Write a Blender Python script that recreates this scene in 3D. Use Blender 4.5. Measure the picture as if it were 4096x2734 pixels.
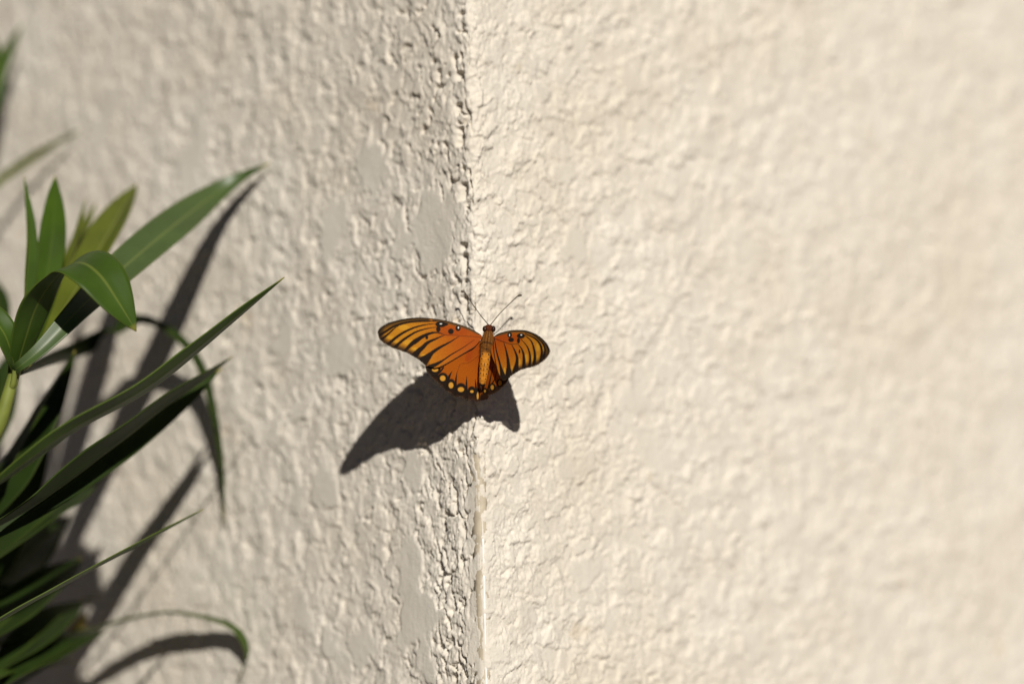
import bpy, math, random
import numpy as np
from mathutils import Vector, Matrix

random.seed(7)
for o in list(bpy.data.objects): bpy.data.objects.remove(o)
scene = bpy.context.scene
COL = scene.collection

# ------------------------------------------------------------------ camera frame
# photo pixels -> directions; millimetres in a camera frame (x right, y up, z towards camera)
FPX, DIST = 9671.0, 841.0
PITCH, ROLL = math.radians(6.0), math.radians(1.4)
BASE_Z = 1.10                                     # the butterfly sits 1.1 m above the ground
cr, sr = math.cos(ROLL), math.sin(ROLL)
UPC = np.array([-sr*math.cos(PITCH), cr*math.cos(PITCH), -math.sin(PITCH)])
RTC = np.array([cr, sr, 0.0])
FWC = np.cross(UPC, RTC); FWC /= np.linalg.norm(FWC)
if FWC[2] > 0: FWC = -FWC
def P(px, py, z):
    d = DIST - z
    return np.array([(px-2048)/FPX*d, -(py-1367)/FPX*d, z])
OC = P(1910, 1500, 0)                             # a point on the corner edge
def to_world(p):
    q = np.asarray(p, float) - OC
    return np.stack([q@RTC, q@FWC, q@UPC], -1)/1000.0 + np.array([0, 0, BASE_Z])
def dir_world(v):
    v = np.asarray(v, float); return np.array([v@RTC, v@FWC, v@UPC])
ANG_L, ANG_R = math.radians(45), math.radians(45)
DL = np.array([-math.cos(ANG_L), math.sin(ANG_L), 0]); NL = np.array([-math.sin(ANG_L), -math.cos(ANG_L), 0])
DR = np.array([math.cos(ANG_R), math.sin(ANG_R), 0]);  NR = np.array([math.sin(ANG_R), -math.cos(ANG_R), 0])
NLC = RTC*NL[0] + FWC*NL[1]; NRC = RTC*NR[0] + FWC*NR[1]
def wall_z(px, py):                               # camera-frame z of the left wall along a pixel's ray
    d0 = np.array([(px-2048)/FPX, -(py-1367)/FPX, -1.0]); c = np.array([0, 0, DIST])
    t = (OC - c)@NLC/(d0@NLC)
    return DIST - t
def W(px, py, gap): return P(px, py, wall_z(px, py) + gap)

cam_d = bpy.data.cameras.new('camera'); cam = bpy.data.objects.new('camera', cam_d); COL.objects.link(cam)
cam_d.sensor_width = 36; cam_d.lens = FPX/4096*36; cam_d.clip_start = .01; cam_d.clip_end = 400
x, y, z = dir_world((1,0,0)), dir_world((0,1,0)), dir_world((0,0,1))
loc = to_world(np.array([0, 0, DIST]))
cam.matrix_world = Matrix(((x[0],y[0],z[0],loc[0]),(x[1],y[1],z[1],loc[1]),(x[2],y[2],z[2],loc[2]),(0,0,0,1)))
cam_d.dof.use_dof = True; cam_d.dof.focus_distance = (DIST-13)/1000; cam_d.dof.aperture_fstop = 3.5
scene.camera = cam

# ------------------------------------------------------------------ sky, sun, exposure
SUN = np.array([.37, 1.0, 1.6]); SUN /= np.linalg.norm(SUN)
sw = dir_world(SUN)
elev = math.asin(sw[2]); azim = math.atan2(sw[0], sw[1])
world = bpy.data.worlds.new('World'); scene.world = world; world.use_nodes = True
nt = world.node_tree; nt.nodes.clear()
sky = nt.nodes.new('ShaderNodeTexSky'); sky.sky_type = 'NISHITA'; sky.sun_disc = False
sky.air_density = .10; sky.dust_density = 0; sky.sun_elevation = elev; sky.sun_rotation = azim
bg = nt.nodes.new('ShaderNodeBackground'); bg.inputs[1].default_value = .05
wo = nt.nodes.new('ShaderNodeOutputWorld')
nt.links.new(sky.outputs[0], bg.inputs[0]); nt.links.new(bg.outputs[0], wo.inputs[0])
sun_d = bpy.data.lights.new('sun', 'SUN'); sun = bpy.data.objects.new('sun', sun_d); COL.objects.link(sun)
sun_d.energy = 5.0; sun_d.angle = math.radians(.53); sun_d.color = (1.0, .95, .87)
sun.rotation_euler = Vector(sw).to_track_quat('Z', 'Y').to_euler(); sun.location = (.6, -1.2, 2.6)
scene.view_settings.view_transform = 'Standard'; scene.view_settings.look = 'None'
scene.view_settings.gamma = 1; scene.view_settings.use_curve_mapping = False
scene.view_settings.exposure = -.17
scene.render.engine = 'CYCLES'
scene.render.resolution_x = 1024; scene.render.resolution_y = 683

# ------------------------------------------------------------------ helpers
def link(name, mesh, mat=None, parent=None):
    o = bpy.data.objects.new(name, mesh); COL.objects.link(o)
    if mat: mesh.materials.append(mat)
    if parent: o.parent = parent; o.matrix_parent_inverse = parent.matrix_world.inverted()
    return o
def empty(name, loc):
    o = bpy.data.objects.new(name, None); COL.objects.link(o); o.location = loc
    o.empty_display_size = .02; o.matrix_world = Matrix.Translation(loc)
    return o
def tag(o, label=None, cat=None, group=None, kind=None):
    for k, v in (('label', label), ('category', cat), ('group', group), ('kind', kind)):
        if v: o[k] = v
def grid_mesh(name, V, closed=False, smooth=True):
    """V: (n, m, 3) world metres -> quad mesh"""
    n, m = V.shape[:2]
    me = bpy.data.meshes.new(name)
    idx = np.arange(n*m).reshape(n, m)
    if closed: idx = np.concatenate([idx, idx[:, :1]], 1)
    q = np.stack([idx[:-1,:-1], idx[1:,:-1], idx[1:,1:], idx[:-1,1:]], -1).reshape(-1, 4)
    me.vertices.add(n*m); me.vertices.foreach_set('co', V.reshape(-1).astype(np.float32))
    me.loops.add(q.size); me.loops.foreach_set('vertex_index', q.reshape(-1).astype(np.int32))
    me.polygons.add(len(q)); me.polygons.foreach_set('loop_start', np.arange(0, q.size, 4, dtype=np.int32))
    if smooth: me.polygons.foreach_set('use_smooth', np.ones(len(q), dtype=bool))
    me.update(calc_edges=True)
    return me
def col_attr(me, name, C):
    a = me.attributes.new(name, 'FLOAT_COLOR', 'POINT')
    C = np.asarray(C, np.float32)
    if C.shape[-1] == 3: C = np.concatenate([C, np.ones(C.shape[:-1]+(1,), np.float32)], -1)
    a.data.foreach_set('color', C.reshape(-1))
def sstep(a, b, x):
    t = np.clip((x-a)/(b-a), 0, 1); return t*t*(3-2*t)
_rng = np.random.RandomState(11)
_perm = _rng.permutation(4096); _ga = _rng.rand(4096)*2*np.pi
_gx, _gy = np.cos(_ga), np.sin(_ga)
def noise(x, y, seed=0):
    xi = np.floor(x).astype(np.int64); yi = np.floor(y).astype(np.int64)
    xf, yf = x-xi, y-yi
    u = xf*xf*xf*(xf*(xf*6-15)+10); v = yf*yf*yf*(yf*(yf*6-15)+10)
    def g(i, j, dx, dy):
        h = _perm[(_perm[(xi+i+seed*131) & 4095] + yi+j+seed*57) & 4095]
        return _gx[h]*dx + _gy[h]*dy
    a = g(0,0,xf,yf); b = g(1,0,xf-1,yf); c = g(0,1,xf,yf-1); d = g(1,1,xf-1,yf-1)
    return (a+u*(b-a)+v*(c-a+u*(a-b-c+d)))*1.5
_jx, _jy = _rng.rand(4096), _rng.rand(4096)
def cells(x, y, seed=0):
    """distance to the nearest jittered grid point: grains with sharp creases between them"""
    xi = np.floor(x).astype(np.int64); yi = np.floor(y).astype(np.int64); best = np.full(x.shape, 9.0)
    for i in (-1, 0, 1):
        for j in (-1, 0, 1):
            h = _perm[(_perm[(xi+i+seed*131) & 4095] + yi+j+seed*57) & 4095]
            best = np.minimum(best, (xi+i+_jx[h]-x)**2 + (yi+j+_jy[h]-y)**2)
    return np.sqrt(best)
def fbm(x, y, o=3, seed=0, gain=.5):
    s = 0; a = 1
    for i in range(o):
        s = s + a*noise(x*2**i, y*2**i, seed+i*7); a *= gain
    return s

def new_mat(name):
    m = bpy.data.materials.new(name); m.use_nodes = True; n = m.node_tree.nodes; n.clear()
    out = n.new('ShaderNodeOutputMaterial'); return m, n, m.node_tree.links, out
def simple_mat(name, col, rough=.6, var=.15, scale=400, metallic=0., bump=0.):
    m, n, l, out = new_mat(name)
    b = n.new('ShaderNodeBsdfPrincipled'); l.new(b.outputs[0], out.inputs[0])
    b.inputs['Roughness'].default_value = rough; b.inputs['Metallic'].default_value = metallic
    tc = n.new('ShaderNodeTexCoord'); nz = n.new('ShaderNodeTexNoise'); nz.inputs['Scale'].default_value = scale
    nz.inputs['Detail'].default_value = 4
    l.new(tc.outputs['Object'], nz.inputs['Vector'])
    r = n.new('ShaderNodeValToRGB'); l.new(nz.outputs[0], r.inputs[0])
    r.color_ramp.elements[0].position = .3; r.color_ramp.elements[1].position = .7
    r.color_ramp.elements[0].color = (*[c*(1-var) for c in col], 1); r.color_ramp.elements[1].color = (*[min(1, c*(1+var)) for c in col], 1)
    l.new(r.outputs[0], b.inputs['Base Color'])
    if bump:
        bp = n.new('ShaderNodeBump'); bp.inputs['Distance'].default_value = bump; bp.inputs['Strength'].default_value = .6
        l.new(nz.outputs[0], bp.inputs['Height']); l.new(bp.outputs[0], b.inputs['Normal'])
    return m

# ------------------------------------------------------------------ ground
gm = simple_mat('dry_soil', (.11, .08, .05), .95, .3, 12, bump=.01)
gv = np.zeros((2, 2, 3)); gv[..., 0] = [[-60,-60],[60,60]]; gv[..., 1] = [[-60,60],[-60,60]]
g = link('ground', grid_mesh('ground', gv), gm); tag(g, kind='structure')

# ------------------------------------------------------------------ stucco wall
def axis(dense, step0, step1, far):
    """0..dense with steps growing from step0 to step1, then coarse steps out to far (mm)"""
    out = [0.0]
    while out[-1] < dense:
        out.append(out[-1] + step0 + (step1-step0)*min(1, out[-1]/dense))
    s = step1
    while out[-1] < far:
        s *= 1.6; out.append(min(far, out[-1]+s))
    return np.array(out)
au_l = axis(395, .30, .95, 2600); au_r = axis(370, .32, .90, 2600)
U = np.concatenate([-au_l[:0:-1], au_r])
av_u = axis(185, .40, .62, 1400); av_d = axis(185, .40, .62, 1099)
V = np.concatenate([-av_d[:0:-1], av_u])
uu, vv = np.meshgrid(U, V, indexing='ij')

SMEARS = [(1745,850,95,220),(1615,2230,58,180),(1640,1845,60,75),(1330,1340,110,110),(1470,560,80,120),(1395,2560,70,110),(1240,1880,60,110),
          (1555,1300,60,60),(2330,2270,110,70),(2260,1850,55,90),(2310,920,80,110),(2560,1560,120,80),(2290,620,70,60),(2420,2480,60,70)]
def px_to_u(px): return (px-1910)/(11.5*math.cos(ANG_L)*1.02) if px < 1910 else (px-1910)/(11.5*math.cos(ANG_R))
def stucco(u, v):
    left = u < 0
    wx = noise(u/7, v/7, 1)*3.0 + noise(u/2.6, v/2.6, 2)*1.2 + noise(u/1.0, v/1.0, 12)*.35
    wy = noise(u/7, v/7, 3)*3.0 + noise(u/2.6, v/2.6, 4)*1.2 + noise(u/1.0, v/1.0, 14)*.35
    a, b = u+wx, v+wy
    near = np.exp(-(np.abs(u)/34.)**2)
    st = np.where(left, 1.35, 1.0)                 # the left face was dragged upright
    # two coats of trowelled plateaus with torn lower edges
    def coat(scu, scv, o, seed, gain, lo, hi, wide):
        scu = scu*np.where(left, 1., 1.35)
        A = fbm(a/scu, b/scv, o, seed, gain); A1 = fbm((a+.25)/scu, (b+.55)/scv, o, seed, gain)
        under = sstep(-.012, .03, A1-A)            # 1 on the lower, torn side; the upper side feathers out
        return under*sstep(lo, hi, A) + (1-under)*sstep(lo-wide, hi+wide, A)
    p1 = coat(14., 15.*st, 4, 20, .52, -.02, .03, .24)
    p2 = coat(8.0, 8.5*st, 3, 24, .5, .12, .165, .20)
    p3 = coat(6.0, 6.0*st, 3, 28, .5, .30, .36, .22)
    # broad smooth smears, taller than wide, trowelled over the rest; soft on one side, torn on the other
    B = fbm((u+wx*1.3)/21, (v+wy*1.3)/36, 2, 40); s = sstep(.50, .66, B)*np.where(left, 1., .7)
    for (px, py, rx, ry) in SMEARS:
        cu, cv = px_to_u(px), (1500-py)/11.4
        ru, rv = rx/(11.5*.7), ry/11.4
        e = np.hypot((u+wx*.9-cu)/ru, (v+wy*.9-cv)/rv) + .32*noise(u/6, v/9, 33)
        soft = (.10 if px < 1910 else .45) + .45*sstep(-.6, .8, (v-cv)/rv)
        s = np.maximum(s, sstep(1.0, 1.0-soft, e))
    c1 = cells(a/4.2, b/(4.6*st), 5); c2 = cells((u+.4*wx)/1.7, (v+.4*wy)/(1.8*st), 6); c3 = cells(u/.8, v/.85, 7)
    lump = .55*fbm(a/5.0, b/(5.6*st), 2, 50) + .75*(.48-c1)
    grain = .8*(.5-c2) + .55*(.5-c3) + .30*fbm(u/.8, v/.8, 2, 60, .6)
    patchy = .35 + .85*sstep(-.25, .35, noise(u/26, v/26, 66))
    flat = np.clip(.5*p1 + .5*p2 + .3*p3, 0, 1)
    rough = (1-.70*flat)
    h = .58*p1 + np.where(left, .50, .66)*p2 + np.where(left, .36, .62)*p3
    la = np.where(left, .44, .16)
    h = h + rough*(la*lump + .38*grain*patchy*(1+.7*near)) + flat*(.12*lump + .16*grain*patchy)
    pit = sstep(.44, .62, fbm((u+wx*1.2)/3.8, (v+wy*1.2)/(5.4*st), 2, 70))
    h = h - pit*np.where(left, .75+1.7*near, .28)
    top = .92 + .20*noise(u/11, v/14, 91) + .07*lump + .05*grain*patchy + .035*noise(u/.9, v/9, 93)
    h = h*(1-.93*s) + top*.93*s
    h = h + .6*noise(u/60, v/60, 90)
    return h*np.where(left, .80, .88), flat, s, pit*(1-s)

dense = (np.abs(uu) < 700) & (np.abs(vv) < 500)
h = np.zeros_like(uu); pl = np.zeros_like(uu); sm = np.zeros_like(uu); pt = np.zeros_like(uu)
h[dense], pl[dense], sm[dense], pt[dense] = stucco(uu[dense], vv[dense])
# the arris: crumbled in the upper stretch, worn down to the bead in the lower stretch
low = sstep(-22, -42, vv)                        # 1 below the butterfly
edge = np.exp(-((uu+1.0)/4.5)**2)
h = h*(1-.85*edge*low)
near = np.exp(-((uu+15)/13.)**2)*low*(1-sm)*sstep(-4.5, -8, uu)      # rough torn strip left of the bead
tear = sstep(.22, .52, fbm((uu+noise(vv/5, uu/5, 8)*1.5)/3.2, vv/7.5, 3, 77, .55))
dn = near > .02
extra = np.zeros_like(h); extra[dn] = .55*(.5-cells(uu[dn]/1.3, vv[dn]/1.5, 16)) + .4*(.5-cells(uu[dn]/2.9, vv[dn]/3.6, 17))
h = h + near*(extra - 1.4*tear)
cw = uu + 5.0 + 1.6*noise(vv/14, vv*0+.5, 5) + .5*noise(vv/3, uu/3, 6)
crack = np.exp(-(cw/(1.5+.9*noise(vv/5, vv*0+7.1, 2)))**2)*sstep(.05, .30, fbm(vv/8.5, uu*0+3.3, 3, 6))*sstep(12, 30, vv)
h = h - 2.6*crack
ups = np.exp(-(np.abs(uu)/7.)**2)*(1-low)
h = h + ups*(.45*fbm(uu/2.0, vv/2.6, 3, 15, .6) - .15)
h = h + np.exp(-(uu/5.0)**2)*(.55*noise(vv/17, vv*0+2.2, 44) + .30*noise(vv/5, vv*0+4.2, 45))*(1-low)
RC = 2.4                                         # rounding of the corner, mm
half = RC*math.pi/4
T = np.clip(uu/half, -1, 1)
phi = T*math.pi/4                                # turning angle from the bisector
bis = (NL+NR); bis /= np.linalg.norm(bis)
tan = np.array([-bis[1], bis[0], 0]);  tan = tan if tan[0] > 0 else -tan
cen = -bis*RC*math.sqrt(2)
nrm = bis*np.cos(phi)[..., None] + tan*np.sin(phi)[..., None]
run = np.where(uu < -half, -uu-half, np.where(uu > half, uu-half, 0.0))
base = cen + nrm*RC + np.where((uu < 0)[..., None], DL, DR)*run[..., None]
pos = base + nrm*h[..., None]
pos[..., 2] += vv
wv = pos/1000.0; wv[..., 2] += BASE_Z
me = grid_mesh('stucco_wall', wv)
# colour data: plaster patches (r), smears (g), worn pits (b)
col_attr(me, 'stucco', np.stack([pl, sm, pt], -1).reshape(-1, 3))
def stucco_material():
    m, n, l, out = new_mat('stucco')
    b = n.new('ShaderNodeBsdfPrincipled'); l.new(b.outputs[0], out.inputs[0])
    b.inputs['Roughness'].default_value = .92; b.inputs['Specular IOR Level'].default_value = .25
    tc = n.new('ShaderNodeTexCoord'); at = n.new('ShaderNodeAttribute'); at.attribute_name = 'stucco'
    sep = n.new('ShaderNodeSeparateColor'); l.new(at.outputs['Color'], sep.inputs[0])
    def nz(scale, detail=4, rough=.55):
        k = n.new('ShaderNodeTexNoise'); k.inputs['Scale'].default_value = scale; k.inputs['Detail'].default_value = detail
        k.inputs['Roughness'].default_value = rough; l.new(tc.outputs['Object'], k.inputs['Vector']); return k
    def mix(a, bcol, fac):
        k = n.new('ShaderNodeMix'); k.data_type = 'RGBA'
        (l.new(a, k.inputs[6]) if hasattr(a, 'links') else setattr(k.inputs[6], 'default_value', (*a, 1)))
        k.inputs[7].default_value = (*bcol, 1); l.new(fac, k.inputs[0]); return k.outputs[2]
    def ramp(src, lo, hi, top=1.):
        k = n.new('ShaderNodeMapRange'); k.inputs[1].default_value = lo; k.inputs[2].default_value = hi
        k.inputs[4].default_value = top; l.new(src, k.inputs[0]); return k.outputs[0]
    c = mix((.73, .68, .597), (.665, .61, .525), ramp(nz(45).outputs[0], .35, .7))
    c = mix(c, (.62, .60, .53), ramp(sep.outputs[1], .2, 1, .14))           # smears a touch greyer
    c = mix(c, (.60, .47, .31), ramp(nz(38, 3).outputs[0], .70, .80, .65))  # rusty tan stains
    c = mix(c, (.52, .45, .34), ramp(nz(900, 2).outputs[0], .62, .75, .35))
    c = mix(c, (.60, .52, .40), ramp(nz(9, 5, .6).outputs[0], .45, .78, .45))   # broad weathering
    l.new(c, b.inputs['Base Color'])
    bp = n.new('ShaderNodeBump'); bp.inputs['Distance'].default_value = .00035; bp.inputs['Strength'].default_value = .55
    l.new(nz(1500, 3, .6).outputs[0], bp.inputs['Height']); l.new(bp.outputs[0], b.inputs['Normal'])
    return m
stucco_mat = stucco_material()
wall = link('stucco_wall', me, stucco_mat)
tag(wall, 'cream rough stucco wall with a vertical outside corner behind the butterfly', 'wall')

# exposed plaster corner bead: nose and two flanges, only in the worn lower stretch
bead_mat = simple_mat('bead_metal', (.50, .43, .32), .6, .16, 300, bump=.0002)
nose_mat = simple_mat('bead_nose', (.88, .87, .84), .3, .05, 700)
vb = np.linspace(-300, -24, 560)
prof = []
def bead_profile(v):
    wl = 3.0 + .9*noise(np.array([v/7.]), np.array([.3]), 3)[0] + .6*noise(np.array([v/2.1]), np.array([.7]), 4)[0]
    wr = 1.7 + .9*noise(np.array([v/6.]), np.array([9.3]), 5)[0] + .5*noise(np.array([v/1.8]), np.array([2.7]), 6)[0]
    k = min(1, (-24-v)/4.)
    return max(.2, wl*k), max(.2, wr*k)
def wall_pt(u, off, v):
    ph = max(-1, min(1, u/half))*math.pi/4; nn = bis*math.cos(ph) + tan*math.sin(ph)
    return cen + nn*(RC+off) + (DL if u < 0 else DR)*max(0, abs(u)-half) + np.array([0, 0, v])
for v in vb:
    wl, wr = bead_profile(v); wl += 1.2; wr += 1.0; o = .10
    prof.append([wall_pt(-wl, -.5, v), wall_pt(-wl+.15, o, v), wall_pt(-half*.9, o, v), wall_pt(-half*.45, o, v), wall_pt(0, o, v),
                 wall_pt(half*.45, o, v), wall_pt(half*.9, o, v), wall_pt(half*.9+max(.1, wr-half*.9-.15), o, v), wall_pt(half*.9+max(.25, wr-half*.9), -.5, v)])
bv = np.array(prof)/1000; bv[..., 2] += BASE_Z
bead = link('corner_bead', grid_mesh('corner_bead', bv), bead_mat, wall)
bead['label'] = 'bare tan and white metal bead along the worn corner edge'
ring = []
vb2 = np.linspace(-300, -50, 420)
for v in vb2:
    r = .46 + .12*noise(np.array([v/5.]), np.array([5.3]), 8)[0]
    gap = noise(np.array([v/8.]), np.array([1.3]), 2)[0]
    if v > -70 : r *= .45 + .55*float(gap > -.05)
    edgept = wall_pt(.6, -.10, 0)
    ring.append([edgept + (bis*math.cos(t)+tan*math.sin(t))*r + np.array([0, 0, v]) for t in np.linspace(0, 2*math.pi, 9)[:-1]])
rv = np.array(ring)/1000; rv[..., 2] += BASE_Z
link('bead_nose', grid_mesh('bead_nose', rv, closed=True), nose_mat, bead)

# ------------------------------------------------------------------ butterfly
def crop2(c): return np.array([(1480+x*.25505, 1220+y*.25505) for x, y in c])
def crop3(c): return np.array([(1840+x*.33167, 1120+y*.33167) for x, y in c])
def resample(pts, n):
    pts = np.asarray(pts, float)
    # Catmull-Rom through the points, then even arc length
    p = np.vstack([2*pts[0]-pts[1], pts, 2*pts[-1]-pts[-2]]); out = []
    for i in range(1, len(p)-2):
        t = np.linspace(0, 1, 16, endpoint=False)[:, None]
        out.append(.5*((2*p[i])+(-p[i-1]+p[i+1])*t+(2*p[i-1]-5*p[i]+4*p[i+1]-p[i+2])*t*t+(-p[i-1]+3*p[i]-3*p[i+1]+p[i+2])*t**3))
    out = np.vstack(out+[pts[-1:]])
    s = np.r_[0, np.cumsum(np.linalg.norm(np.diff(out, axis=0), axis=1))]
    q = np.linspace(0, s[-1], n)
    return np.stack([np.interp(q, s, out[:, k]) for k in range(out.shape[1])], -1)
def line_dist(X, Y, pts, w0, w1, wmid=None):
    """signed 'inside the stroke' value: distance to polyline minus its local half width"""
    pts = resample(pts, 26); n = len(pts)-1; best = np.full(X.shape, 1e9)
    for i in range(n):
        a, b = pts[i], pts[i+1]; d = b-a; L2 = d@d+1e-9
        t = np.clip(((X-a[0])*d[0]+(Y-a[1])*d[1])/L2, 0, 1)
        g = (i+t)/n
        w = (w0+(w1-w0)*g**.95) if wmid is None else np.interp(g, [0, .7, 1], [w0, wmid, w1])
        best = np.minimum(best, np.hypot(X-a[0]-d[0]*t, Y-a[1]-d[1]*t) - w/2)
    return best
def srgb(r, g, b): return np.array([((c/255+.055)/1.055)**2.4 if c > 10 else c/3295. for c in (r, g, b)])
ALB = .80
DARK = np.array([.016, .0095, .006]); ORANGE = srgb(180, 92, 14)*ALB; YEL = srgb(204, 136, 34)*ALB; DEEP = srgb(162, 66, 14)*ALB
WHITE = np.array([.8, .78, .74]); EDGE = np.array([.07, .045, .02])

def paint(X, Y, spec):
    """X, Y are in the tracing's own units; returns linear colours"""
    k = spec['unit']
    jit = 3.0*k*noise(X/(9*k), Y/(9*k), 5) + 2.0*k*noise(X/(3.5*k), Y/(3.5*k), 6)
    root = spec['root']; d = np.hypot(X-root[0], Y-root[1])/spec['len']
    f = sstep(.25, .85, d + .05*noise(X/(40*k), Y/(40*k), 8))
    C = ORANGE*(1-f[..., None]) + (YEL if spec['fore'] else ORANGE*1.02)*f[..., None]
    r = sstep(.38, .05, d)[..., None]; C = C*(1-.6*r) + DEEP*.6*r
    for poly, rad in spec.get('red', []):
        q = sstep(rad, rad*.3, line_dist(X, Y, poly, 0, 0))[..., None]; C = C*(1-.7*q) + DEEP*1.05*.7*q
    for (cx, cy, rx, ry) in spec.get('yellow', []):
        q = sstep(1.25, .7, np.hypot((X-cx)/rx, (Y-cy)/ry)+jit*.02/k)[..., None]; C = C*(1-q) + srgb(220, 158, 46)*ALB*q
    C = C*(1+.16*noise(X/(16*k), Y/(16*k), 12)+.14*noise(X/(5*k), Y/(5*k), 13))[..., None]
    dark = np.zeros_like(X)
    for st in spec['strokes']:
        v = line_dist(X, Y, st[0], *st[1:]) + jit
        dark = np.maximum(dark, sstep(4*k, -5*k, v))
    for (poly, w, soft, colr) in spec.get('borders', []):
        v = line_dist(X, Y, poly, w, w) + jit*2
        q = (sstep(soft, -soft*.2, v)*.95)[..., None]; C = C*(1-q) + colr*q
    for (cx, cy, rx, ry) in spec['black']:
        v = np.hypot((X-cx)/rx, (Y-cy)/ry)+jit*.012/k
        dark = np.maximum(dark, sstep(1.12, .9, v))
    C = C*(1-dark[..., None]) + DARK*dark[..., None]
    for (cx, cy, rx, ry) in spec.get('spots', []):
        q = sstep(1.15, .8, np.hypot((X-cx)/rx, (Y-cy)/ry)+jit*.015/k)[..., None]; C = C*(1-q) + srgb(228, 166, 62)*ALB*q
    for (cx, cy, rx, ry) in spec['white']:
        q = sstep(1.2, .6, np.hypot((X-cx)/rx, (Y-cy)/ry))[..., None]; C = C*(1-q) + WHITE*q
    fr = spec.get('fringe')
    if fr is not None:
        v = line_dist(X, Y, fr, 0, 0); q = sstep(22*k, 3*k, v)*sstep(.1, .6, noise(X/(7*k), Y/(7*k), 22))
        C = C*(1-.6*q[..., None]) + np.array([.30, .22, .13])*.6*q[..., None]
    return np.clip(C, 0, .95)

def wing_material():
    m, n, l, out = new_mat('wing_scales')
    at = n.new('ShaderNodeAttribute'); at.attribute_name = 'pattern'
    b = n.new('ShaderNodeBsdfPrincipled'); b.inputs['Roughness'].default_value = .75; b.inputs['Specular IOR Level'].default_value = .12
    tr = n.new('ShaderNodeBsdfTranslucent'); mx = n.new('ShaderNodeMixShader'); mx.inputs[0].default_value = .12
    tc = n.new('ShaderNodeTexCoord'); nz = n.new('ShaderNodeTexNoise'); nz.inputs['Scale'].default_value = 5000; nz.inputs['Detail'].default_value = 2
    l.new(tc.outputs['Object'], nz.inputs['Vector'])
    bp = n.new('ShaderNodeBump'); bp.inputs['Distance'].default_value = .00005; bp.inputs['Strength'].default_value = .5
    l.new(nz.outputs[0], bp.inputs['Height']); l.new(bp.outputs[0], b.inputs['Normal'])
    l.new(at.outputs['Color'], b.inputs['Base Color']); l.new(at.outputs['Color'], tr.inputs['Color'])
    l.new(b.outputs[0], mx.inputs[1]); l.new(tr.outputs[0], mx.inputs[2]); l.new(mx.outputs[0], out.inputs[0])
    return m
wing_mat = wing_material()

def plane_z(anchors):
    zz = np.array([a[2] for a in anchors]); f = (lambda x, y: [1+0*x, x, y, x*x]) if len(anchors) > 4 else (lambda x, y: [1+0*x, x, y])
    g = lambda X, Y: np.stack(f((X-1900)/300., (Y-1400)/300.), -1)
    k = np.linalg.lstsq(g(np.array([a[0] for a in anchors], float), np.array([a[1] for a in anchors], float)), zz, rcond=None)[0]
    return lambda X, Y: g(X, Y)@k
def make_wing(name, parent, lead, trail, conv, anchors, spec, n=210, m=96, bow=1.0, under=None):
    a, b = resample(lead, n), resample(trail, n)
    # ragged margin
    jag = (noise(np.arange(n)/2.3, np.zeros(n)+spec['seed'], 3)*.6+noise(np.arange(n)/6., np.zeros(n), 4))*spec['ragged']
    s = np.linspace(0, 1, m)
    cen2 = (a+b)/2
    b = b + (b-cen2)/(np.linalg.norm(b-cen2, axis=1)[:, None]+1e-6)*(jag*sstep(.12, .35, np.linspace(0, 1, n))*sstep(1., .95, np.linspace(0, 1, n)))[:, None]
    G = a[:, None, :]*(1-s[None, :, None]) + b[:, None, :]*s[None, :, None]
    X, Y = G[..., 0], G[..., 1]
    C = paint(X, Y, spec)
    px = conv(G.reshape(-1, 2)).reshape(n, m, 2)
    k = plane_z(anchors)
    Z = k(px[..., 0], px[..., 1])
    # camber and the low ridges of the veins
    t = np.linspace(0, 1, n)[:, None]
    Z = Z + bow*np.sin(math.pi*s)[None, :]*np.sin(math.pi*np.clip(t*1.05, 0, 1))
    if under is not None: Z = np.minimum(Z, under(px[..., 0], px[..., 1]) - .3)
    for st in spec['strokes']:
        Z = Z + .10*np.exp(-(np.maximum(line_dist(X, Y, st[0], 0, 0), 0)/(9*spec['unit']))**2)
    d = DIST - Z
    pc = np.stack([(px[..., 0]-2048)/FPX*d, -(px[..., 1]-1367)/FPX*d, Z], -1)
    wme = grid_mesh(name, to_world(pc.reshape(-1, 3)).reshape(n, m, 3)); col_attr(wme, 'pattern', C.reshape(-1, 3))
    o = link(name, wme, wing_mat, parent)
    sol = o.modifiers.new('thickness', 'SOLIDIFY'); sol.thickness = .00008; sol.offset = 0
    return k

thorax = P(1948, 1365, 11)
fly = empty('butterfly', Vector(to_world(P(1935, 1480, 4))))
tag(fly, 'orange and black spotted butterfly with open wings clinging to the stucco corner', 'butterfly')

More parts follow.
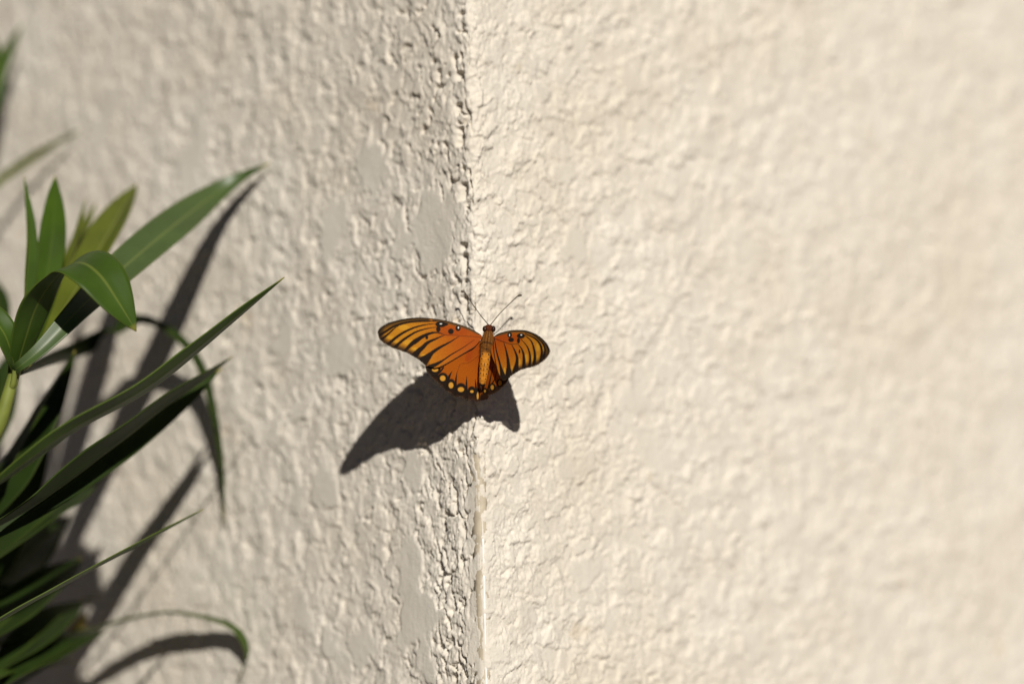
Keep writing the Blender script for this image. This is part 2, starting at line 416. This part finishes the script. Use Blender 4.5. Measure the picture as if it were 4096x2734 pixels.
LF = dict(unit=1.0, seed=1, ragged=5, root=(1740, 520), len=1500, fore=True,
  strokes=[([(1740,500),(1550,490),(1350,475),(1170,465)], 5, 7),
    ([(1040,250),(800,250),(600,268),(450,305),(350,345),(250,410),(150,470)], 16, 46),
    ([(480,305),(400,350),(320,420),(240,490),(170,540)], 6, 48),
    ([(1040,285),(850,310),(700,350),(560,410),(430,490),(320,580),(250,640)], 9, 55),
    ([(1040,345),(880,370),(720,420),(600,490),(500,560),(420,630),(360,690)], 8, 55),
    ([(1170,465),(1060,430),(950,440),(830,490),(720,560),(640,620),(540,720)], 7, 40, 78),
    ([(1170,465),(1050,520),(900,590),(830,660),(760,720),(690,800)], 7, 110, 70),
    ([(1400,485),(1250,580),(1100,660),(980,740),(900,820),(810,900)], 6, 170, 60),
    ([(1640,540),(1450,670),(1280,770),(1150,860),(1050,920),(940,970)], 4, 80, 26),
    ([(1745,470),(1600,380),(1400,302),(1200,248),(1000,214),(800,197),(620,205),(450,234),(300,277),(200,327),(120,420)], 10, 34)],
  borders=[([(1700,440),(1560,372),(1400,318),(1200,265),(1000,228)], 36, 16, np.array([.085,.05,.018])),
    ([(140,400),(150,500),(220,585),(340,652),(520,718),(680,798),(850,920)], 60, 85, DARK*1.8),
    ([(900,215),(620,222),(430,255),(290,300),(190,360),(140,420)], 44, 60, np.array([.045,.027,.011])),
    ([(1700,612),(1550,705),(1400,795),(1250,885),(1100,962)], 5, 10, np.array([.10,.06,.03]))],
  yellow=[(530,350,85,42),(600,585,85,40),(300,505,70,28),(420,570,70,25),(700,690,60,30),(380,345,45,16),(840,790,60,22)],
  black=[(1110,300,85,48),(1180,300,45,24),(1070,375,34,48),(1268,412,44,44),(1380,362,40,44),(890,507,24,30)],
  white=[(1112,292,22,9),(1386,352,11,18)],
  red=[([(1450,400),(1150,400)],130)], fringe=np.array([(118,415),(125,470),(150,525),(200,580),(260,620),(340,660),(420,690),(520,725),(600,755),(680,805),(760,850),(850,925)]))
lf_lead = [(1752,500),(1745,470),(1680,425),(1560,360),(1400,300),(1200,245),(1000,212),(800,195),(620,203),(450,232),(300,275),(200,325),(145,370),(118,420)]
lf_trail = [(1752,520),(1640,650),(1550,708),(1400,798),(1250,888),(1100,965),(1000,978),(885,950),(850,925),(760,850),(680,805),(600,755),(520,725),(420,690),(340,660),(260,620),(200,580),(150,525),(118,425)]
zl = make_wing('forewing', fly, lf_lead, lf_trail, crop2, [(1925,1345,10),(1837,1297,9),(1735,1274,11),(1638,1272,19),(1510,1326,32),(1633,1413,24.5),(1706,1461,22.5)], LF, bow=.5)

LH = dict(unit=1.0, seed=2, ragged=9, root=(1740, 580), len=1500, fore=False,
  strokes=[([(1150,975),(1100,1040),(1030,1090),(950,1100)], 26, 40),
    ([(1285,1030),(1245,1110),(1205,1190),(1180,1300)], 3, 110),
    ([(1360,1050),(1348,1150),(1335,1280),(1320,1420)], 4, 76),
    ([(1512,1110),(1512,1220),(1510,1330),(1510,1470)], 4, 70),
    ([(1648,1150),(1656,1250),(1664,1340),(1670,1430)], 3, 60),
    ([(1725,1250),(1735,1330),(1745,1440)], 3, 14),
    ([(1700,780),(1560,890),(1420,915),(1380,1000),(1360,1060)], 2, 4)],
  borders=[([(880,960),(920,1060),(1010,1165),(1130,1262),(1250,1365),(1340,1420),(1450,1430),(1560,1455),(1690,1480)], 150, 45, DARK),
           ([(885,960),(960,1040),(1030,1100)], 60, 25, DARK)],
  black=[(1140,1145,85,88),(1270,1250,75,95),(1425,1320,90,100),(1595,1350,68,80),(1020,1010,90,60),(1690,1370,36,70)],
  spots=[(1020,1012,50,32),(1140,1145,44,44),(1270,1255,38,48),(1425,1320,50,38),(1597,1352,28,22),(1688,1420,16,55)],
  white=[], red=[([(1560,740),(1540,840)],75)], fringe=np.array([(865,960),(885,1010),(920,1075),(960,1120),(1010,1175),(1070,1220),(1130,1270),(1180,1330),(1250,1375),(1330,1440),(1400,1435),(1450,1445),(1510,1490),(1560,1475),(1620,1480),(1670,1515)]))
lh_lead = [(1745,545),(1600,630),(1400,760),(1200,870),(1020,930),(930,935),(865,955)]
lh_trail = [(1748,590),(1728,800),(1716,1000),(1716,1200),(1742,1340),(1752,1440),(1725,1490),(1700,1502),(1670,1515),(1620,1480),(1560,1475),(1510,1490),(1450,1447),(1400,1435),(1330,1440),(1250,1378),(1180,1330),(1130,1272),(1070,1222),(1010,1175),(960,1120),(920,1075),(885,1012),(865,960)]
make_wing('hindwing', fly, lh_lead, lh_trail, crop2, [(1925,1360,9),(1703,1465,21.7),(1819,1587,14.8),(1905,1605,10)], LH, bow=.3, under=zl)

RF = dict(unit=.77, seed=3, ragged=4, root=(410, 690), len=690, fore=True,
  strokes=[([(425,705),(530,745),(625,772),(695,765)], 8, 8),
    ([(780,660),(860,735),(893,830),(905,920),(893,1010)], 7, 42),
    ([(740,712),(805,790),(838,870),(848,960),(835,1055)], 6, 38),
    ([(695,765),(745,830),(770,920),(772,1070)], 6, 50, 40),
    ([(625,775),(665,860),(690,950),(670,1110)], 6, 80, 44),
    ([(530,750),(560,860),(582,990),(590,1170)], 6, 95, 46),
    ([(420,710),(440,850),(480,1000),(520,1170)], 8, 70, 26),
    ([(790,650),(900,700),(965,770),(988,860),(975,970)], 12, 38),
    ([(880,650),(985,745),(1025,830),(1012,930)], 8, 34),
    ([(415,690),(405,800),(420,930),(455,1100),(500,1190)], 10, 14),
    ([(410,680),(520,627),(610,607),(700,602),(790,607),(870,632),(950,672),(1020,732),(1080,840)], 12, 26)],
  borders=[([(440,660),(520,640),(610,620),(700,615),(790,622)], 26, 10, np.array([.085,.05,.018])),
    ([(1075,850),(1050,920),(980,982),(900,1027),(800,1055),(680,1100),(590,1170),(530,1195)], 44, 56, DARK*1.8),
    ([(800,620),(880,650),(960,700),(1030,770),(1075,850)], 24, 26, np.array([.05,.03,.012]))],
  yellow=[(940,810,24,50),(800,940,20,55),(1005,830,12,25),(935,950,16,60),(870,960,12,60),(720,1000,12,60),(628,1080,10,50),(540,1100,10,50)],
  black=[(600,662,27,33),(617,720,34,27),(735,672,48,32),(706,730,18,34),(718,860,10,26)],
  white=[(598,662,6,15),(740,660,12,7)],
  red=[([(480,690),(690,700)],75)], fringe=np.array([(1085,850),(1075,890),(1040,940),(980,990),(900,1035),(800,1060),(730,1080),(680,1110),(620,1150),(585,1185)]))
rf_lead = [(374,690),(412,678),(450,650),(520,625),(610,605),(700,600),(790,605),(870,630),(950,670),(1020,730),(1065,790),(1087,845)]
rf_trail = [(372,700),(372,800),(385,910),(434,1030),(465,1130),(500,1195),(530,1207),(585,1187),(620,1152),(680,1112),(730,1082),(800,1062),(900,1037),(980,992),(1040,942),(1075,892),(1088,850)]
zr = make_wing('forewing', fly, rf_lead, rf_trail, crop3, [(1975,1345,10),(2042,1321,13),(2102,1321,17),(2155,1342,21),(2200,1402,31),(2139,1463,29),(2034,1513,22.5)], RF, bow=.5)
RH = dict(unit=.77, seed=4, ragged=7, root=(395, 840), len=700, fore=False,
  strokes=[([(440,1080),(425,1180),(380,1260)], 3, 20),([(400,1020),(370,1180),(330,1350)], 3, 26),([(500,1190),(470,1290)], 10, 30),
    ([(385,900),(360,1050),(320,1200),(275,1350)], 3, 8)],
  borders=[([(580,1190),(540,1250),(490,1300),(430,1345),(345,1385),(300,1420),(240,1440)], 96, 26, DARK)],
  black=[(480,1240,42,50),(390,1290,40,48),(300,1335,34,40)],
  spots=[(482,1240,22,34),(390,1292,20,30),(302,1337,13,17)], white=[],
  red=[([(400,880),(400,960)],40)], fringe=np.array([(580,1190),(550,1250),(500,1300),(450,1340),(400,1370),(345,1392)]))
rh_lead = [(398,825),(425,900),(450,1020),(480,1130),(530,1200),(582,1188)]
rh_trail = [(372,850),(345,980),(305,1150),(262,1290),(245,1430),(275,1445),(330,1430),(345,1392),(400,1372),(450,1342),(500,1302),(550,1252),(582,1192)]
make_wing('hindwing', fly, rh_lead, rh_trail, crop3, [(1973,1395,8.5),(2032,1515,21.5),(1925,1598,9.5)], RH, n=140, m=70, bow=.3, under=zr)

# body: head, thorax and abdomen as one lofted mesh
def body_mesh():
    # crop3 centreline, half width (mm), camera z of the axis
    st = [((352,538),.30,8.3),((351,548),1.05,8.4),((349,575),1.75,8.7),((347,605),1.78,9.0),((345,630),1.35,9.3),((342,650),1.55,9.7),((337,690),2.05,10.2),((331,740),2.20,10.7),
          ((325,790),2.05,11.2),((320,830),1.75,11.5),((314,862),1.60,11.7),((308,905),1.62,11.9),((301,960),1.72,12.1),((293,1030),1.68,12.3),((286,1100),1.55,12.5),
          ((278,1170),1.42,12.7),((271,1225),1.22,12.8),((266,1258),.85,12.9),((264,1278),.25,13.0)]
    pts = np.array([[*crop3([c])[0], w, z] for c, w, z in st]); pts = resample(pts, 150)
    m = 40; V_ = np.zeros((150, m, 3)); C_ = np.zeros((150, m, 3))
    c3 = np.stack([P(p[0], p[1], p[3]) for p in pts])
    T_ = np.gradient(c3, axis=0); T_ /= np.linalg.norm(T_, axis=1)[:, None]
    for i in range(150):
        side = np.cross(T_[i], [0, 0, 1.]); side /= np.linalg.norm(side); out = np.cross(side, T_[i]); out *= np.sign(out[2])
        cy = (pts[i, 1]-1120)/.33167
        seg = 0
        if cy > 870: seg = .10*abs(math.sin((cy-870)/58*math.pi))-.05
        for j in range(m):
            a = 2*math.pi*j/m
            r = pts[i, 2] + seg + .05*noise(np.array([i/3.]), np.array([j/3.]), 9)[0]
            V_[i, j] = c3[i] + side*r*math.cos(a) + out*r*.95*math.sin(a)
            lat = math.cos(a)                               # -1 .. 1 across
            nz_ = noise(np.array([i/2.5]), np.array([j/2.0]), 19)[0]
            if cy < 640: c = srgb(84, 40, 18)*(1+.6*nz_)
            elif cy < 870:
                c = srgb(112, 70, 26)*(1+.5*nz_)
                if abs(lat) < .14: c = c*.25
                if abs(abs(lat)-.5) < .08 and cy < 790: c = c*.6
                if abs(cy-775) < 9 or abs(cy-840) < 8: c = c*.3
            else:
                c = srgb(190, 122, 36)*(1+.25*nz_)
                ph = ((cy-870) % 58)/58
                if ph < .10: c = c*.55
                for lx in (-.62, .62):
                    if abs(lat-lx) < .13 and .35 < ph < .62: c = np.array([.02,.014,.01])
                if abs(lat) < .09 and 1000 < cy < 1160 and ph > .3: c = np.array([.025,.016,.01])
                if cy > 1255: c = np.array([.03,.02,.015])
            C_[i, j] = c*1.1
    bm_ = grid_mesh('body', to_world(V_.reshape(-1, 3)).reshape(150, m, 3), closed=True)
    col_attr(bm_, 'pattern', C_.reshape(-1, 3))
    return bm_
body = link('body', body_mesh(), wing_mat, fly)

def fur_mesh():
    rs = np.random.RandomState(3); vs, fs, cs = [], [], []
    for i in range(900):
        cy = 610 + 270*rs.rand(); cx = np.interp(cy, [600,650,740,830,880], [347,342,331,320,312]); r = np.interp(cy, [600,650,740,830,880], [1.5,1.6,2.2,1.8,1.6]); zc = np.interp(cy, [600,740,880], [9.0,10.7,11.7])
        a = rs.rand()*math.pi; q = pt3((cx, cy), zc); d = np.array([math.cos(a), 0, math.sin(a)])
        root = q + d*r*.95; tip = root + (d*.55 + np.array([rs.randn()*.3, -.7+rs.randn()*.3, rs.randn()*.2]))*(.7+.6*rs.rand())
        w = np.cross(tip-root, [.2,.3,.9]); w = w/np.linalg.norm(w)*.035
        k = len(vs); vs += [root-w, root+w, tip]; fs.append((k, k+1, k+2)); c = srgb(132, 84, 34)*(.4+rs.rand()); cs += [c, c, c]
    me = bpy.data.meshes.new('fur'); me.from_pydata(to_world(np.array(vs)).tolist(), [], fs); col_attr(me, 'pattern', np.array(cs)); return me
def tube(pts, radii, sides=8, n=40):
    """pts in camera-frame mm"""
    pr = resample(np.column_stack([np.asarray(pts), radii]), n); c, r = pr[:, :3], np.maximum(pr[:, 3], .004)
    t = np.gradient(c, axis=0); t /= np.linalg.norm(t, axis=1)[:, None]
    up_ = np.array([.31, .52, .79]); out = np.zeros((n, sides, 3))
    for i in range(n):
        s_ = np.cross(t[i], up_); s_ /= np.linalg.norm(s_); q = np.cross(s_, t[i])
        for j in range(sides):
            a = 2*math.pi*j/sides; out[i, j] = c[i] + r[i]*(s_*math.cos(a)+q*math.sin(a))
    return to_world(out.reshape(-1, 3)).reshape(n, sides, 3)
def pt3(c, z): q = crop3([c])[0]; return P(q[0], q[1], z)
fur = link('fur', fur_mesh(), wing_mat, fly); fur['kind'] = 'stuff'
ant_mat = simple_mat('antenna', (.07, .05, .03), .5, .2, 900)
for cs, zs in (([(345,540),(250,425),(150,285),(60,152),(35,138),(15,134)], [9.5,7,4,1,.5,.2]),
               ([(370,536),(480,402),(600,282),(690,197),(715,186),(742,182)], [9.5,7,3.5,-.5,-1.2,-1.8])):
    link('antenna', grid_mesh('antenna', tube([pt3(c, z) for c, z in zip(cs, zs)], [.17,.15,.16,.22,.46,.30], 8, 60), closed=True), ant_mat, fly)
eye_mat = simple_mat('eye', (.03, .014, .008), .12, .3, 900)
def ball(c, r, n=14, sq=(1,1,1)):
    V_ = np.zeros((n, 20, 3))
    for i in range(n):
        th = math.pi*i/(n-1)
        for j in range(20):
            a = 2*math.pi*j/20
            V_[i, j] = c + r*np.array([sq[0]*math.sin(th)*math.cos(a), sq[1]*math.cos(th), sq[2]*math.sin(th)*math.sin(a)])
    return to_world(V_.reshape(-1, 3)).reshape(n, 20, 3)
for c in ((298,588), (403,588)):
    link('eye', grid_mesh('eye', ball(pt3(c, 9.9), 1.05, sq=(.75, 1.05, 1)), closed=True), eye_mat, fly)
# walking legs: from the thorax down to the stucco
leg_mat = simple_mat('leg', (.12, .07, .03), .5, .2, 900)
for sx, fy in ((-1, 2.5), (1, 2.5), (-1, -1.5), (1, -1.5), (-1, -6), (1, -6)):
    a = P(1948+sx*8, 1372-fy*5, 9.0)
    w = (DL if sx < 0 else DR)*4.2 + (NL if sx < 0 else NR)*.3
    foot = OC + RTC*w[0] + FWC*w[1] + UPC*((1500-1372)/11.5 + fy)
    knee = (a+foot)/2 + np.array([sx*1.4, fy*.12, .8])
    link('leg', grid_mesh('leg', tube([a, knee, (knee+foot)/2, foot], [.30,.22,.16,.12], 7, 26), closed=True), leg_mat, fly)

# ------------------------------------------------------------------ shrub
def leaf_material(name, base, rib, under, trans, rough=.38, spec=.3):
    m, n, l, out = new_mat(name)
    at = n.new('ShaderNodeAttribute'); at.attribute_name = 'leafuv'
    sep = n.new('ShaderNodeSeparateColor'); l.new(at.outputs['Color'], sep.inputs[0])
    tc = n.new('ShaderNodeTexCoord'); nz = n.new('ShaderNodeTexNoise'); nz.inputs['Scale'].default_value = 60; nz.inputs['Detail'].default_value = 5
    l.new(tc.outputs['Object'], nz.inputs['Vector'])
    r = n.new('ShaderNodeValToRGB'); l.new(nz.outputs[0], r.inputs[0])
    r.color_ramp.elements[0].position = .3; r.color_ramp.elements[1].position = .7
    r.color_ramp.elements[0].color = (*[c*.78 for c in base], 1); r.color_ramp.elements[1].color = (*[c*1.2 for c in base], 1)
    def mix(a, bcol, fac):
        k = n.new('ShaderNodeMix'); k.data_type = 'RGBA'; l.new(a, k.inputs[6]); k.inputs[7].default_value = (*bcol, 1); l.new(fac, k.inputs[0]); return k.outputs[2]
    def mr(src, a, b, c=0., d=1.):
        k = n.new('ShaderNodeMapRange'); k.inputs[1].default_value = a; k.inputs[2].default_value = b; k.inputs[3].default_value = c; k.inputs[4].default_value = d
        l.new(src, k.inputs[0]); return k.outputs[0]
    geo = n.new('ShaderNodeNewGeometry')
    c = mix(r.outputs[0], under, mr(geo.outputs['Backfacing'], 0, 1, 0, .8))
    c = mix(c, rib, mr(sep.outputs[0], .085, .03, 0, .7))
    c = mix(c, rib, mr(sep.outputs[0], .93, 1.0, 0, .5))                      # pale margin
    c = mix(c, (.42, .36, .08), mr(sep.outputs[1], .965, 1.0, 0, .8))         # yellowed tip
    b = n.new('ShaderNodeBsdfPrincipled'); b.inputs['Roughness'].default_value = rough; b.inputs['Specular IOR Level'].default_value = spec
    tr = n.new('ShaderNodeBsdfTranslucent'); mx = n.new('ShaderNodeMixShader'); mx.inputs[0].default_value = trans
    l.new(c, b.inputs['Base Color'])
    tcol = n.new('ShaderNodeMix'); tcol.data_type = 'RGBA'; tcol.blend_type = 'MULTIPLY'; tcol.inputs[0].default_value = 1
    l.new(c, tcol.inputs[6]); tcol.inputs[7].default_value = (1.0, 1.0, .45, 1); tcol.clamp_result = False
    l.new(tcol.outputs[2], tr.inputs['Color'])
    # fine side veins
    wv_ = n.new('ShaderNodeTexWave'); wv_.inputs['Scale'].default_value = 55; wv_.inputs['Distortion'].default_value = .6
    cb = n.new('ShaderNodeCombineXYZ'); l.new(sep.outputs[0], cb.inputs[1]); l.new(sep.outputs[1], cb.inputs[0])
    l.new(cb.outputs[0], wv_.inputs['Vector'])
    bp = n.new('ShaderNodeBump'); bp.inputs['Distance'].default_value = .00006; bp.inputs['Strength'].default_value = .15
    l.new(wv_.outputs['Fac'], bp.inputs['Height']); l.new(bp.outputs[0], b.inputs['Normal'])
    l.new(b.outputs[0], mx.inputs[1]); l.new(tr.outputs[0], mx.inputs[2]); l.new(mx.outputs[0], out.inputs[0])
    return m
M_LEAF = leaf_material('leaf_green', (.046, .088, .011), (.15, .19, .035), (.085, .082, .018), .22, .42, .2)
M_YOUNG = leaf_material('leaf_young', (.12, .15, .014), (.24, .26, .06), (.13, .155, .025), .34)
M_SHADED = leaf_material('leaf_shaded', (.020, .036, .007), (.06, .085, .016), (.026, .036, .008), .10, .5, .10)  # darkened leaf green: shade inside the shrub is put into the colour
M_GLOSS = leaf_material('leaf_glossy', (.046, .088, .011), (.13, .17, .03), (.07, .085, .022), .18, .50, 1.0)
M_BRIGHT = leaf_material('leaf_bright', (.050, .100, .006), (.075, .13, .012), (.07, .10, .01), .35)
stem_mat = simple_mat('stem', (.17, .20, .035), .5, .2, 120)

shrub = empty('shrub', Vector((-.34, -.10, 0)))
tag(shrub, 'green shrub with long narrow pointed leaves standing beside the stucco wall', 'shrub')

BASES, STEMS = [], []
def leaf(pts, width, n0, n1=None, mat=M_LEAF, fold=.25, curl=0., base=.25, peak=.45, n=44, m=13, wave=.3):
    """pts: camera-frame mm from base to tip; width: full width mm; n0/n1: surface normal at base/tip (camera frame)"""
    BASES.append(np.array(pts[0]))
    c = resample(np.array(pts), n)
    t = np.gradient(c, axis=0); t /= np.linalg.norm(t, axis=1)[:, None]
    n0 = np.array(n0, float); n1 = n0 if n1 is None else np.array(n1, float)
    V_ = np.zeros((n, m, 3)); A_ = np.zeros((n, m, 3)); sd = random.randint(0, 50)
    for i in range(n):
        g = i/(n-1)
        nn = n0*(1-g)+n1*g; s_ = np.cross(t[i], nn); s_ /= np.linalg.norm(s_); nn = np.cross(s_, t[i])
        if g < peak: w = base + (1-base)*math.sin(g/peak*math.pi/2)**1.1
        else: w = max(0., 1-((g-peak)/(1-peak))**2.1)
        w = max(w, .012)*width/2
        for j in range(m):
            q = -1+2*j/(m-1)
            lift = abs(q)*fold - curl*q*q + .04*math.exp(-(q/.12)**2)
            wob = wave*noise(np.array([g*5+sd]), np.array([q*.8]), 7)[0]*.12
            V_[i, j] = c[i] + s_*w*q*(1-.25*fold*abs(q)) + nn*(w*lift + wob*w)
            A_[i, j] = (abs(q), g, 0)
    lm = grid_mesh('leaf', to_world(V_.reshape(-1, 3)).reshape(n, m, 3)); col_attr(lm, 'leafuv', A_.reshape(-1, 3))
    o = link('leaf', lm, mat, shrub)
    s2 = o.modifiers.new('thickness', 'SOLIDIFY'); s2.thickness = .00035; s2.offset = 0
    return o

TO = (0, 0, 1)
# A long glossy leaf reaching back to the wall
leaf([P(60,1480,6), P(170,1390,6), P(340,1215,-4), P(530,1040,-30), P(720,885,-58), W(900,750,22), W(1082,650,5)], 14.5, (.30,.50,.78), (.24,.58,.74), M_GLOSS, fold=.30, peak=.55)
# B arching leaf that folds over towards the camera
leaf([P(62,1490,2), P(100,1360,8), P(160,1200,14), P(255,1082,18), P(325,1056,23), P(400,1105,28), P(472,1210,29), P(545,1325,28)], 20.0, (-.62,.42,-.66), (.36,.46,.80), M_LEAF, fold=.10, peak=.64, base=.3)
# C, D, E, F upright young leaves
leaf([P(100,1380,-6), P(102,1150,-22), P(112,950,-34), P(96,705,-46)], 7.6, (.85,.1,.5), None, M_LEAF, fold=.6)
leaf([P(120,1420,-8), P(180,1150,-30), P(212,920,-44), P(220,700,-58)], 10.4, (.25,.25,.93), None, M_BRIGHT, fold=.15, peak=.6)
leaf([P(130,1400,-20), P(270,1060,-50), P(318,920,-66), P(342,795,-80)], 4.8, (-.6,.3,.7), None, M_YOUNG, fold=.4, peak=.6)
leaf([P(140,1420,-8), P(330,1120,-42), P(450,910,-72), P(548,735,-104)], 15.5, (-.25,.42,.87), (-.2,.42,.88), M_YOUNG, fold=.42, peak=.6)
leaf([P(120,1400,-40), P(300,1000,-85), P(385,810,-112)], 7.0, (-.3,.3,.9), None, M_YOUNG, fold=.3, peak=.6)
# G long leaf crossing in front, seen from below
leaf([P(-60,1965,40), P(120,1830,37), P(300,1705,33), P(560,1565,26), P(760,1415,20), P(940,1268,14), P(1138,1108,8)], 12.5, (-.28,-.86,.38), (-.28,-.86,.38), M_LEAF, fold=-.12, peak=.42)
# H dark leaf under it
leaf([P(-60,2130,12), P(150,2010,2), P(400,1825,-10), P(620,1655,-24), P(800,1525,-36), P(932,1425,-46)], 22.0, (-.20,-.88,.42), None, M_SHADED, fold=-.30, peak=.55)
# a broad leaf hidden close behind H, added to widen the wall shadow
leaf([P(-60,2160,0), P(150,2030,-8), P(400,1845,-24), P(620,1675,-40), P(780,1555,-50), P(890,1470,-58)], 10.5, (-.1,.1,1), None, M_SHADED, fold=-.2, peak=.55)
# I arching leaf behind, hanging down by the wall
leaf([P(66,1500,0), P(180,1450,-50), W(330,1390,62), W(480,1308,48), W(580,1288,38), W(715,1362,28), W(800,1480,20), W(850,1660,14), W(884,1870,8), W(896,2092,5)], 7.5, (.35,.75,.5), (.88,.1,.42), M_SHADED, fold=.35, peak=.55)
# J thin leaf
leaf([P(-50,2505,20), P(130,2405,14), P(380,2270,2), P(580,2163,-8), P(815,2035,-20)], 10.0, (-.2,-.88,.40), None, M_LEAF, fold=-.1, peak=.55)
# K low arching leaf whose tip touches the wall
leaf([P(-40,2720,-30), W(200,2590,62), W(400,2512,44), W(640,2456,28), W(800,2468,20), W(930,2510,12), W(985,2590,8), W(975,2660,6), W(948,2725,5)], 12.0, (.15,.94,.28), (.75,.55,.28), M_LEAF, fold=.15, peak=.6)
# L broad leaf with a pale rib below H
leaf([P(-60,2265,-30), P(80,2155,-45), P(220,2035,-62), P(330,1945,-78), P(450,1850,-95)], 20.0, (-.25,-.84,.46), None, M_SHADED, fold=-.3, peak=.5)
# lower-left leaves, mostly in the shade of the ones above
leaf([P(-60,2720,-50), P(80,2610,-65), P(220,2480,-85), P(330,2400,-105)], 17.0, (-.3,-.82,.45), None, M_SHADED, fold=-.3)
leaf([P(-60,2560,-40), P(60,2450,-60), P(200,2330,-80), P(330,2230,-100)], 20.0, (-.3,-.8,.5), None, M_SHADED, fold=-.3)
leaf([P(-70,2800,-40), P(100,2690,-55), P(260,2600,-75), P(420,2530,-95)], 17.0, (-.25,-.84,.45), None, M_SHADED, fold=-.3)
leaf([P(-90,2420,-60), P(40,2300,-80), P(150,2180,-100), P(280,2060,-120)], 21.0, (-.25,-.8,.5), None, M_SHADED, fold=-.3)
leaf([P(-90,2600,-60), P(60,2560,-80), P(220,2490,-100), P(400,2370,-120)], 20.0, (-.2,-.75,.55), None, M_SHADED, fold=-.3)
leaf([P(-120,2860,-60), P(0,2760,-80), P(130,2680,-100), P(300,2640,-125)], 20.0, (-.2,-.75,.55), None, M_SHADED, fold=-.3)
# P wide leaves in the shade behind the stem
leaf([P(-60,2060,-40), P(60,1850,-42), P(180,1620,-48), P(300,1400,-56)], 22.0, (-.72,-.42,.55), None, M_SHADED, fold=-.2, base=.4)
leaf([P(-80,2360,-80), P(0,2150,-74), P(80,1900,-68), P(200,1620,-60)], 22.0, (-.70,-.40,.58), None, M_SHADED, fold=-.2, base=.4)
leaf([P(-150,2000,-70), P(-80,1800,-80), P(0,1600,-92), P(60,1380,-104)], 20.0, (-.3,.1,.9), None, M_SHADED, fold=.2, base=.4)
leaf([P(-200,1700,-20), P(-140,1500,-40), P(-90,1300,-60), P(-60,1050,-80)], 18.0, (.3,.1,.9), None, M_LEAF, fold=.2, base=.4)
# N leaf at the frame's edge bending left
leaf([P(58,1490,3), P(40,1400,8), P(5,1320,10), P(-70,1240,8), P(-190,1230,4)], 11.0, (.6,.4,.7), None, M_LEAF, fold=.3)
leaf([P(20,1330,-90), P(-20,1190,-110), P(-90,1080,-130)], 10.0, (.3,.2,.9), None, M_SHADED, fold=.3)
# O leaf of the rear stem, close to the wall
leaf([W(-160,620,60), W(-70,420,40), W(20,230,26), W(92,95,18)], 8.0, (.5,.3,.8), None, M_LEAF, fold=.3)
leaf([W(-160,860,60), W(0,720,34), W(160,610,18), W(330,515,6)], 4.0, (-.2,-.4,.9), None, M_YOUNG, fold=.3)
leaf([W(-260,700,70), W(-120,560,50), W(-20,330,36), W(-30,120,24)], 10.0, (.6,.3,.7), None, M_LEAF, fold=.3)
# dry curled tip
leaf([P(255,2590,-120), P(300,2520,-124), P(345,2440,-128)], 5.5, (-.2,.2,.9), None, leaf_material('leaf_dry', (.46,.36,.10), (.5,.42,.2), (.4,.32,.12), .2), fold=-.4)

# stems down to the ground
def stem(pts, radii, sides=10, n=60):
    STEMS.append(resample(np.array(pts), 300))
    return link('stem', grid_mesh('stem', tube(pts, radii, sides, n), closed=True), stem_mat, shrub)
def ground_pt(x_, y_):                       # world ground point -> camera frame mm
    w = np.array([x_*1000, y_*1000, -BASE_Z*1000]); return OC + RTC*w[0] + FWC*w[1] + UPC*w[2]
g1 = ground_pt(-.30, -.02); g2 = ground_pt(-.36, .02)
a = P(64,1470,2); b = P(25,1610,4); c = P(-30,1800,6); d = P(-140,2200,0)
stem([a, b, c, d, d*.75+g1*.25, g1], [2.0,2.4,2.7,3.0,4.5,7.0])
a = P(-200,1000,-120); d = P(-260,2000,-110)
stem([W(-240,500,60), a, d, d*.7+g2*.3, g2], [1.2,2.0,2.8,4.0,6.0])
a = P(-110,2300,10); d = P(-200,2800,0)
stem([P(-60,1980,30), a, d, d*.7+(g1+g2)*.15, (g1+g2)*.5], [1.4,2.2,2.8,4.0,6.0])

# short stalks from each leaf base back to the nearest stem
allst = np.vstack(STEMS)
for q in BASES:
    d = np.linalg.norm(allst - (q - UPC*8), axis=1); k = allst[d.argmin()]
    if np.linalg.norm(k-q) < 3: continue
    mid = (q*.55+k*.45) - UPC*2
    link('leaf_stalk', grid_mesh('leaf_stalk', tube([q, mid, k], [.9, 1.1, 1.5], 8, 14), closed=True), stem_mat, shrub)
